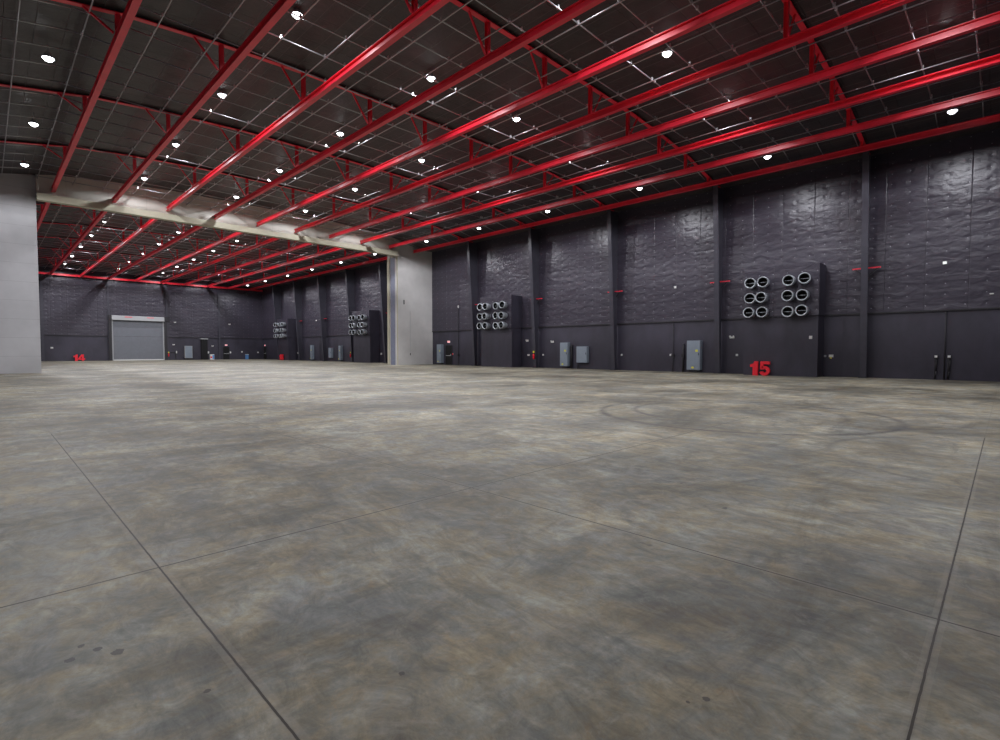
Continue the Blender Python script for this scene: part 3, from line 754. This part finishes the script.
# roller shutter
rd = struct(MB().box(14.22, 20.84, F0-0.10, F0-0.04, 0.13, 6.25).build('door_4', M['shutter'])); rd.location = (0, 0, 0)
sl = MB()
for i in range(40):
    z = 0.16 + i*0.152
    sl.prism([(F0-0.10, z), (F0-0.125, z+0.03), (F0-0.125, z+0.11), (F0-0.10, z+0.14)], 'x', 14.24, 20.82)
s = sl.build('shutter_slats', M['shutter'], rd)
MB().box(14.22, 20.84, F0-0.16, F0-0.10, 0.0, 0.15).build('bottom_bar', M['white'], rd)
MB().bevbox(14.05, 21.0, F0-0.62, F0-0.12, 6.30, 7.02, 0.05).build('shutter_hood', M['lightgrey'], rd)
for x in (14.06, 20.84): MB().box(x, x+0.16, F0-0.22, F0-0.10, 0, 6.3).build('guide_rail', M['lightgrey'], rd)
for x in (13.66, 21.01): MB().box(x, x+0.38, F0-0.45, F0-0.10, 0, 7.1).build('side_frame', M['black'], rd)
MB().box(21.05, 21.75, F0-0.55, F0-0.27, 6.45, 7.1).build('motor', M['black'], rd)
for x in (15.7, 18.6): MB().box(x, x+0.95, F0-0.628, F0-0.622, 6.78, 6.88).build('red_strip', M['redd'], rd)  # two plain red strips across the hood front

# far end wall items
def far_item(name, x0, x1, z0, z1, d, m, label, cat, extra=None):
    o = empty(name, ((x0+x1)/2, F0, z0)); w = (x1-x0)/2
    MB().box(-w, w, -d, -0.003, 0, z1-z0).build('body', M[m], o)
    if extra: extra(o, w, z1-z0, d)
    tag(o, label, cat); return o
far_item('electrical_cabinet', 23.9, 25.02, 0.25, 2.30, 0.4, 'lightgrey', 'pale grey cabinet on the far end wall right of the shutter', 'cabinet',
         lambda o, w, h, d: (MB().box(-w+0.05, w-0.05, -d-0.02, -d-0.001, 0.05, h-0.05).build('door', M['panelgrey'], o), MB().box(-w+0.1, w-0.1, -0.3, -0.003, -0.25, -0.001).build('plinth', M['black'], o)))
far_item('tall_duct', 26.4, 27.35, 0.0, 3.52, 0.5, 'void', 'tall black duct with a pale cap on the far end wall', 'duct',
         lambda o, w, h, d: MB().box(-w-0.08, w+0.08, -d-0.05, -0.003, h+0.001, h+0.14).build('cap', M['lightgrey'], o))
far_item('water_cooler', 27.75, 28.4, 0.0, 0.92, 0.4, 'white', 'small white water cooler beside the tall black duct', 'cooler',
         lambda o, w, h, d: (MB().box(0.02, w-0.02, -d-0.01, -d-0.001, 0.1, h-0.1).build('side_panel', M['blue'], o), MB().box(-w+0.04, -0.02, -d-0.012, -d-0.001, h*0.3, h*0.6).build('tap_recess', M['redd'], o)))
far_item('recycling_bin', 33.65, 34.1, 0.0, 0.85, 0.4, 'blue', 'small blue bin against the far end wall', 'bin',
         lambda o, w, h, d: MB().box(-w-0.02, w+0.02, -d-0.02, -0.003, h+0.001, h+0.08).build('lid', M['white'], o))
emergency_light(22.6, F0-0.06, 6.2, 'white emergency light high on the far wall right of the shutter', 'y')
emergency_light(31.05, F0-0.06, 6.2, 'white emergency light high on the far wall above the exit door', 'y')
emergency_light(22.35, F0, 2.48, 'white emergency light low on the far wall right of the shutter', 'y')
emergency_light(28.25, F0, 2.30, 'white emergency light above the water cooler', 'y')
dev(31.15, F0, 1.2, 'small white switch right of the far exit door', 0.2, 0.3, axis='y')
dev(27.58, F0, 1.2, 'small white switch between the tall black duct and the water cooler', 0.2, 0.35, axis='y')
dev(33.1, F0, 1.3, 'small white outlet left of the blue bin', 0.2, 0.2, axis='y')
dev(7.0, F0, 1.9, 'small white device low on the far wall left of the red number', 0.26, 0.2, axis='y')
dev(35.9, F0, 1.2, 'small white outlet at the right end of the far wall', 0.22, 0.2, axis='y')
o = empty('hose_rack', (22.3, F0, 1.2))
MB().tube((-0.45,-0.15,0),(0.35,-0.15,0),0.05,seg=8).build('arm', M['black'], o)
MB().bevbox(0.36, 0.50, -0.2, -0.05, -0.15, 0.25, 0.02).build('end_box', M['white'], o)
MB().box(0.30, 0.38, -0.15, -0.003, -1.2, 0.03).build('bracket', M['black'], o)
tag(o, 'black pipe arm on a bracket beside the extinguisher on the far wall', 'pipe')

# all the fittings above were placed in survey units: seat them
for o in [o for o in bpy.data.objects if o.parent is None and o.name not in DONE]:
    seat(o, SF if o.location.y > 98.0 or o.name.startswith('door_4') else S)
